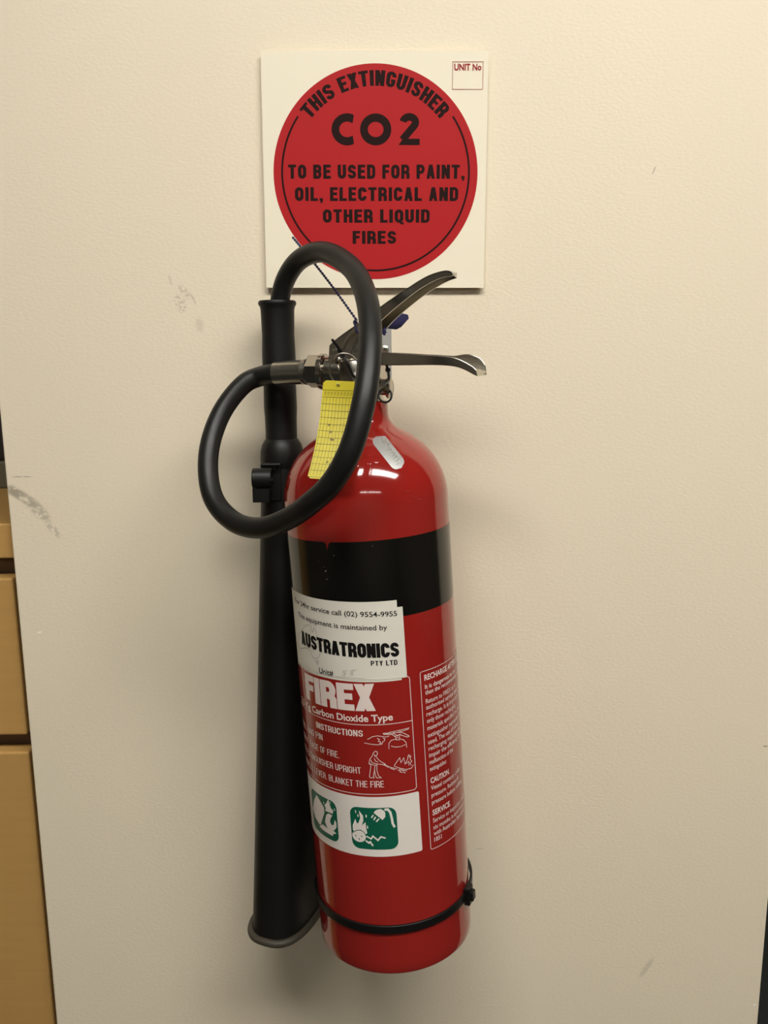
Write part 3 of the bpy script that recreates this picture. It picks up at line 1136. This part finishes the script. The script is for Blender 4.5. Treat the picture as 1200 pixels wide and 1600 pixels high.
top = [(514.5, 540), (525, 530), (541, 518), (557, 507), (576, 492.5), (597, 477), (617, 463), (638, 449), (655, 438), (670, 430), (684, 425), (696, 422.5), (703, 423.5), (707, 427)]
bot = [(513, 571), (526, 572), (543, 571), (560, 552), (578, 522), (597, 499.5), (617, 481.5), (638, 464.5), (655, 452), (670, 443), (684, 436), (696, 432.5), (703, 432), (707, 431)]
channel('squeeze_lever', spline([V((a, b_, 0)) for a, b_ in top], 3) and [(p.x, p.y) for p in spline([V((a, b_, 0)) for a, b_ in top], 3)],
        [(p.x, p.y) for p in spline([V((a, b_, 0)) for a, b_ in bot], 3)], 'top', lab='shiny steel upper lever', taper=12)
top = [(512, 557), (540, 552), (570, 551.5), (597, 551), (640, 553), (675, 555), (700, 557), (715, 560), (728, 566), (738, 572), (744, 577.5)]
bot = [(514, 574), (540, 573), (570, 571.5), (597, 571), (640, 571), (675, 570.5), (700, 571.5), (715, 574), (728, 579), (738, 584.5), (745.5, 588)]
channel('carry_handle', [(p.x, p.y) for p in spline([V((a, b_, 0)) for a, b_ in top], 3)], [(p.x, p.y) for p in spline([V((a, b_, 0)) for a, b_ in bot], 3)], 'bottom', width=WL * 1.04, lip=True, lab='shiny steel lower handle')
# pivot rivet and raised ribs on the lever cheek
rv = PL(528, 563, A0 + LN * (WL * .52 + .0005), LN)
MB().lathe([(.0032, 0), (.0032, .0008), (.0024, .0016), (0, .002)], rv, LN, 20).build('rivet', 'brass', ext)
b = MB()
for q in ([(533, 552), (541, 534), (551, 521), (560, 513)], [(546, 556), (552, 541), (560, 528), (568, 518)]):
    b.tube(spline([PL(u, v, A0 + LN * (WL / 2 + .0002), LN) for u, v in q], 6), .0017, 12)
b.build('pressed_rib', 'steel', ext)
# safety disc plug and its little ring
pc = P(601, 606, -.1035)
pd = V((.95, -.30, .0)).normalized()
b = MB()
b.lathe([(.0060, -.004), (.0060, .0025), (.0085, .0027), (.0088, .0045), (.0070, .006), (0, .0062)], pc, pd, 28)
b.build('disc_plug', 'brass', ext)
b = MB()
k0 = P(597, 604, -.106)
b.lathe([(.0062, -.003), (.0070, -.002), (.0070, .002), (.0062, .003)], k0, V((.2, -1, 0)), 6)
b.build('plug_nut', 'steel', ext, True, angle=25)
rc = P(602, 618, -.112)
MB().tube([rc + V((cos(2 * pi * i / 28) * .0052, .002 * sin(2 * pi * i / 28), sin(2 * pi * i / 28) * .0055)) for i in range(28)], .0009, 8, closed=True).build('wire_ring', 'tie', ext)

# ---------------------------------------------------------------- hose
hp = [(480, 581, None), (455, 582, None), (429.5, 583.5, None)]
hose = [PL(u, v, A0, ON) for u, v, _ in hp[1:]]
for u, v, y in ((404, 589, -.063), (384, 598, -.064), (352, 635, -.072), (332, 680, -.084), (325, 722, -.097), (329.5, 767, -.111), (342, 793, -.121), (369, 817, -.135), (405, 825, -.152), (447, 812, -.172),
                (487, 785, -.193), (519, 754, -.206), (547, 704, -.214), (567.5, 632, -.209), (577.5, 557, -.192), (578, 499, -.172), (569.5, 455, -.150), (548, 417, -.120), (503, 393.5, -.082), (467, 407, -.058), (447, 435, -.046), (438, 466, -.040), (437, 490, -.038)):
    hose.append(P(u, v, y))
HR = .0086
MB().tube(spline(hose, 8), HR, 28).build('hose', 'rubber', ext)

# ---------------------------------------------------------------- discharge horn: grip, collar, flared horn, clip
HY = -.036
g0, g1 = P(433, 470, HY), P(440, 689, HY)
gd = (g1 - g0).normalized()
gl = (g1 - g0).length
gp = [(.0095, .001), (.0160, .000), (.0170, .0015), (.0168, .0035), (.0156, .0052), (.0150, .008), (.0147, .020), (.0144, .030), (.0149, .042), (.0151, .054), (.0146, .066), (.0148, .082), (.0150, .094), (.0145, .104), (.0143, gl - .008), (.0146, gl)]
MB().lathe(gp, g0, gd, 40, True).build('grip', 'grip', ext)
h0 = P(440, 684, HY)
MB().lathe([(.0140, 0), (.0156, .002), (.0180, .006), (.0196, .012), (.0200, .018), (.0198, .026), (.018, .030)], h0, gd, 40, True).build('horn_collar', 'horn', ext)
mz = .752
mc = V((-.0985, -.0495, mz))
ht = h0 + gd * .016
maj = V((.36, .933, 0)).normalized()
mnr = V((maj.y, -maj.x, 0))
rings = []
NS = 22
for i in range(NS + 1):
    t = i / NS
    c = ht.lerp(mc, t)
    a = .0188 + (.0475 - .0188) * t
    bb = .0186 + (.0275 - .0186) * (t ** .9)
    e = 2 + .7 * t
    ring_ = []
    for k in range(48):
        q = 2 * pi * k / 48
        cx = math.copysign(abs(cos(q)) ** (2 / e), cos(q))
        sx = math.copysign(abs(sin(q)) ** (2 / e), sin(q))
        ring_.append(c + maj * (a * cx) + mnr * (bb * sx))
    rings.append(ring_)
inner = [[c0 + (p - c0) * .93 for p in r] for r, c0 in ((rings[-1], mc), (rings[-4], ht.lerp(mc, (NS - 3) / NS)), (rings[8], ht.lerp(mc, 8 / NS)))]
b = MB()
b.loft(rings + inner, True)
horn = b.build('horn', 'horn', ext, True, angle=60)
MB().tube([mc + (p - mc) * 1.045 for p in rings[-1]], .0036, 12, closed=True).build('rolled_rim', 'rim', horn)

# clip on the horn
cp = P(424, 754, -.062)
b = MB()
b.box(P(424, 753, -.0575), (.018, .005, .034))
b.box(P(424, 725.5, -.0625), (.017, .008, .0022))
b.box(P(430, 729, -.0605), (.0015, .008, .006))
clip = b.build('clip', 'horn', ext, False, bevel=.0008)
cen = P(410, 747.5, -.0715)
out, inn_ = [], []
for i in range(19):
    q = radians(-60 + 270 * i / 18)
    out.append(V((0, -cos(q) * .0092, sin(q) * .0092)))
    inn_.append(V((0, -cos(q) * .0066, sin(q) * .0066)))
b = MB()
rg = [[cen + V((-.0085, 0, 0)) + o, cen + V((.0085, 0, 0)) + o, cen + V((.0085, 0, 0)) + i_, cen + V((-.0085, 0, 0)) + i_] for o, i_ in zip(out, inn_)]
b.loft(rg)
b.box(P(409.5, 772, -.0690), (.0150, .014, .013))
b.build('hook', 'horn', clip, True, bevel=.0006, angle=35)

# ================================================================== BRACKETS
br = thing('wall_bracket', P(596, 600, 0), 'grey metal bracket screwed to the wall behind the valve', 'bracket')
p_, q_ = P(577, 497, -.0012), P(612, 612, -.0012)
MB().box(((p_.x + q_.x) / 2, -.0013, (p_.z + q_.z) / 2), (q_.x - p_.x, .0022, p_.z - q_.z)).build('plate', 'galv', br, False, bevel=.0006)
nc = BASE + AX * .497
for sgn in (-1, 1):
    MB().box((nc.x + sgn * .0185, (nc.y - .012) / 2 - .001, nc.z), (.0045, abs(nc.y) + .010, .003)).build('prong', 'galv', br, False, bevel=.0005)
MB().box((nc.x + .003, -.003, nc.z), (.048, .004, .010)).build('cross_bar', 'galv', br, False, bevel=.0005)
sp = P(601.5, 545.5, -.0026)
b = MB()
b.lathe([(.0036, 0), (.0034, .001), (.002, .0018), (0, .002)], sp, (0, -1, 0), 20)
scw = b.build('screw', 'screw', br)
b = MB()
for a in (0, pi / 2):
    b.box(sp + V((0, -.0019, 0)), (.0038, .0005, .0008), (V((cos(a + .4), 0, sin(a + .4))), V((0, 1, 0)), V((-sin(a + .4), 0, cos(a + .4)))))
b.build('cross_slot', 'tie', scw, False)

sb = thing('retaining_strap', BASE + AX * .044, 'black strap around the foot of the extinguisher', 'strap')
b = MB()
NB = 96
rings = []
for i in range(NB):
    s = 2 * pi * R * i / NB
    a = s / R
    # slightly loose behind on the right, where it runs back to the wall
    k = .0002 + .0055 * max(0, sin(a)) * max(0, -cos(a) + .25) + .0016 * max(0, -sin(a)) * max(0, -cos(a) + .3)
    rings.append([cyl(s, .0402, k), cyl(s, .0402, k + .0022), cyl(s, .0474, k + .0022), cyl(s, .0474, k)])
b.loft(rings + [rings[0]], False)
b.build('band', 'strap', sb, True, bevel=.0004)
rear = cyl(pi * R, .0438, 0)
MB().box((rear.x, (rear.y + .004) / 2 + 0.0, rear.z), (.030, abs(rear.y) - .005, .012)).build('wall_mount', 'strap', sb, False, bevel=.001)
# buckle
ba = radians(66)
bn = NF * cos(ba) + NR * sin(ba)
bt_ = NR * cos(ba) - NF * sin(ba)
bc = BASE + AX * .0440 + bn * (R + .0035)
bk = MB().box(bc, (.0055, .0110, .0160), (bn, bt_, AX)).build('buckle', 'strap', sb, False, bevel=.0008)
MB().box(bc + bn * .0038, (.0035, .0075, .0085), (bn, bt_, AX)).build('catch', 'strap', bk, False, bevel=.0008)

# ================================================================== TAG, RING, TIES
tag = thing('inspection_tag', P(530, 601, -.150), 'yellow inspection tag hanging on a wire ring from the valve', 'tag')
# centre curve of the left edge and width direction
TW, = (.031,)
left = spline([P(505.5, 594, -.150), P(502.5, 625, -.152), P(498, 665, -.158), P(490, 708, -.166), P(480, 747, -.174)], 8)
wd_ = V((.985, -.03, -.045)).normalized()
cum = [0]
for i in range(1, len(left)):
    cum.append(cum[-1] + (left[i] - left[i - 1]).length)
TLn = cum[-1]


def tagp(a, l, off=0.0):
    """a across (m), l down (m)."""
    i = 0
    while i < len(cum) - 2 and cum[i + 1] < l:
        i += 1
    f = (l - cum[i]) / (cum[i + 1] - cum[i])
    p = left[i].lerp(left[i + 1], f)
    t = (left[i + 1] - left[i]).normalized()
    n = t.cross(wd_).normalized()
    if n.y > 0:
        n = -n
    return p + wd_ * a + n * (off - .0015 * sin(pi * min(max(a / TW, 0), 1)))


b = MB()
NA, NL = 12, 40
rg = []
for j in range(NL + 1):
    l = TLn * j / NL
    rr = .0022
    ins = 0
    for dl in (l, TLn - l):
        if dl < rr:
            ins = rr - sqrt(max(rr * rr - (rr - dl) ** 2, 0))
    row = [tagp(ins + (TW - 2 * ins) * i / NA, l, .0002) for i in range(NA + 1)]
    rg.append(row + [tagp(ins + (TW - 2 * ins) * i / NA, l, -.0002) for i in range(NA, -1, -1)])
b.loft(rg)
card = b.build('card', 'yellow', tag, True, angle=50)


def tag_print(name, quads, m):
    b = MB()
    for a0, a1, l0, l1 in quads:
        n = max(1, int(max(abs(a1 - a0), abs(l1 - l0)) / .002))
        for i in range(n):
            if abs(a1 - a0) > abs(l1 - l0):
                x0, x1, y0, y1 = a0 + (a1 - a0) * i / n, a0 + (a1 - a0) * (i + 1) / n, l0, l1
            else:
                x0, x1, y0, y1 = a0, a1, l0 + (l1 - l0) * i / n, l0 + (l1 - l0) * (i + 1) / n
            b.add([tagp(x0, y0, .0004), tagp(x1, y0, .0004), tagp(x1, y1, .0004), tagp(x0, y1, .0004)], [(0, 1, 2, 3)])
    b.build(name, m, card, False)


k = TLn / .0735
l_head = .0068 * k
rowh = .00503 * k
lines = [(.0003, TW - .0003, l_head + rowh * i, l_head + rowh * i + .00026) for i in range(14) if l_head + rowh * i < TLn - .001]
tag_print('rows', lines, 'tagline')
cols_ = [(.0012 + .0025 * i, .0012 + .0025 * i + .00020, l_head + rowh, min(l_head + rowh * 12.8, TLn - .002)) for i in range(12)]
tag_print('columns', cols_, 'tagline')
dg = []
for i in range(10):
    a = .0016 + .0025 * i
    l = l_head + rowh * .28
    dg += [(a, a + .0013, l, l + .00025), (a + .0011, a + .0013, l, l + .0012), (a, a + .0013, l + .0011, l + .0013), (a, a + .0002, l + .0012, l + .0024), (a, a + .0013, l + .0023, l + .0025)]
tag_print('year_digits', dg, 'tagline')
for a, l in ((.0078, .0325), (.0098, .0378), (.0125, .0435), (.0112, .0432), (.0118, .0605)):
    b = MB()
    b.add([tagp(a + .0009 * cos(2 * pi * i / 10), l * k + .0009 * sin(2 * pi * i / 10), .0005) for i in range(10)], [tuple(range(10))])
    b.build('punch_mark', 'punch', card, False)
# eyelet + wire ring (open ring, its end through the tag)
rcn = P(538, 577.5, -.147)
rr_ = .0124
pts = []
for i in range(41):
    q = radians(255 - 335 * i / 40)
    pts.append(rcn + V((cos(q) * rr_ * .93, -.002 * sin(q) - .004 * (i / 40) + .001, sin(q) * rr_)))
pts = [P(531, 602.5, -.1490), P(527, 600, -.1515)] + pts
MB().tube(spline(pts, 3), .00062, 10).build('wire_ring', 'ferrule', tag)

tie = thing('cable_tie', P(533, 552, -.13), 'black cable tie knotted around the valve beside the yellow tag', 'cable tie')
ty = -.1400
loop = spline([P(533, 551, ty), P(543, 568, -.142), P(553, 588, -.141), P(575, 602, -.140), P(600, 600, -.124), P(607.5, 593, -.112), P(606, 578, -.110), P(604, 571, -.108), P(596, 560, -.085), P(560, 552, -.066), P(530, 548, -.082), P(521, 547, -.110), P(527, 548, -.132), P(533, 551, ty)], 6)
MB().tube(loop, .0011, 8, closed=False).build('loop', 'tie', tie)
MB().tube(spline([P(535, 554, ty - .001), P(527, 541, -.143), P(518.5, 530, -.146)], 6), [.0012] * 7 + [.0011] * 5 + [.0008], 8).build('tail', 'tie', tie)
hd = MB()
hdx = (P(538, 560, ty) - P(528, 545, ty)).normalized()
hdy = V((0, 1, 0))
hd.box(P(533, 551.5, ty - .0005), (.0075, .0034, .0036), (hdx, hdy, hdx.cross(hdy)))
hd.build('head', 'tie', tie, False, bevel=.0006)
b = MB()
b.box(P(606, 578, -.1105), (.0042, .003, .003))
b.build('clasp', 'tie', tie, False, bevel=.0005)

seal = thing('pull_seal', P(618, 515, -.085), 'blue plastic seal with a beaded tail threaded through the levers', 'seal')
fy = -.082
poly = [P(u, v, fy) for u, v in ((592, 507), (602, 513), (619.5, 515), (627, 511), (639, 497.5), (637.5, 491.5), (629, 489.5), (612, 487), (598, 495))]
MB().prism(poly, (0, .0016, 0)).build('flag', 'blue', seal, False, bevel=.0003)
b = MB()
e0, e1 = P(557, 500, -.098), P(457, 370.5, -.030)
n = 36
b.tube([e0.lerp(e1, i / 10) + V((0, 0, .002 * sin(pi * i / 10))) for i in range(11)], .00065, 6)
for i in range(n):
    b.ball(e0.lerp(e1, (i + .5) / n) + V((0, 0, .002 * sin(pi * (i + .5) / n))), .0012, 6)
b.build('beaded_tail', 'blue', seal)
b = MB()
knot = spline([P(557, 500, -.098), P(553.5, 504, -.113), P(556, 510, -.118), P(558, 518, -.119), P(575, 524, -.119), P(598, 520, -.118), P(602, 514, -.110), P(603, 509, -.084)], 5)
b.tube(knot, .0006, 6)
for i, p in enumerate(knot):
    b.ball(p, .00115, 5)
for u, v in ((600, 516), (600.5, 522), (598, 519), (602, 519), (555, 502), (557, 504)):
    b.ball(P(u, v, -.120), .0012, 5)
b.build('beaded_loop', 'blue', seal)
tri.free()
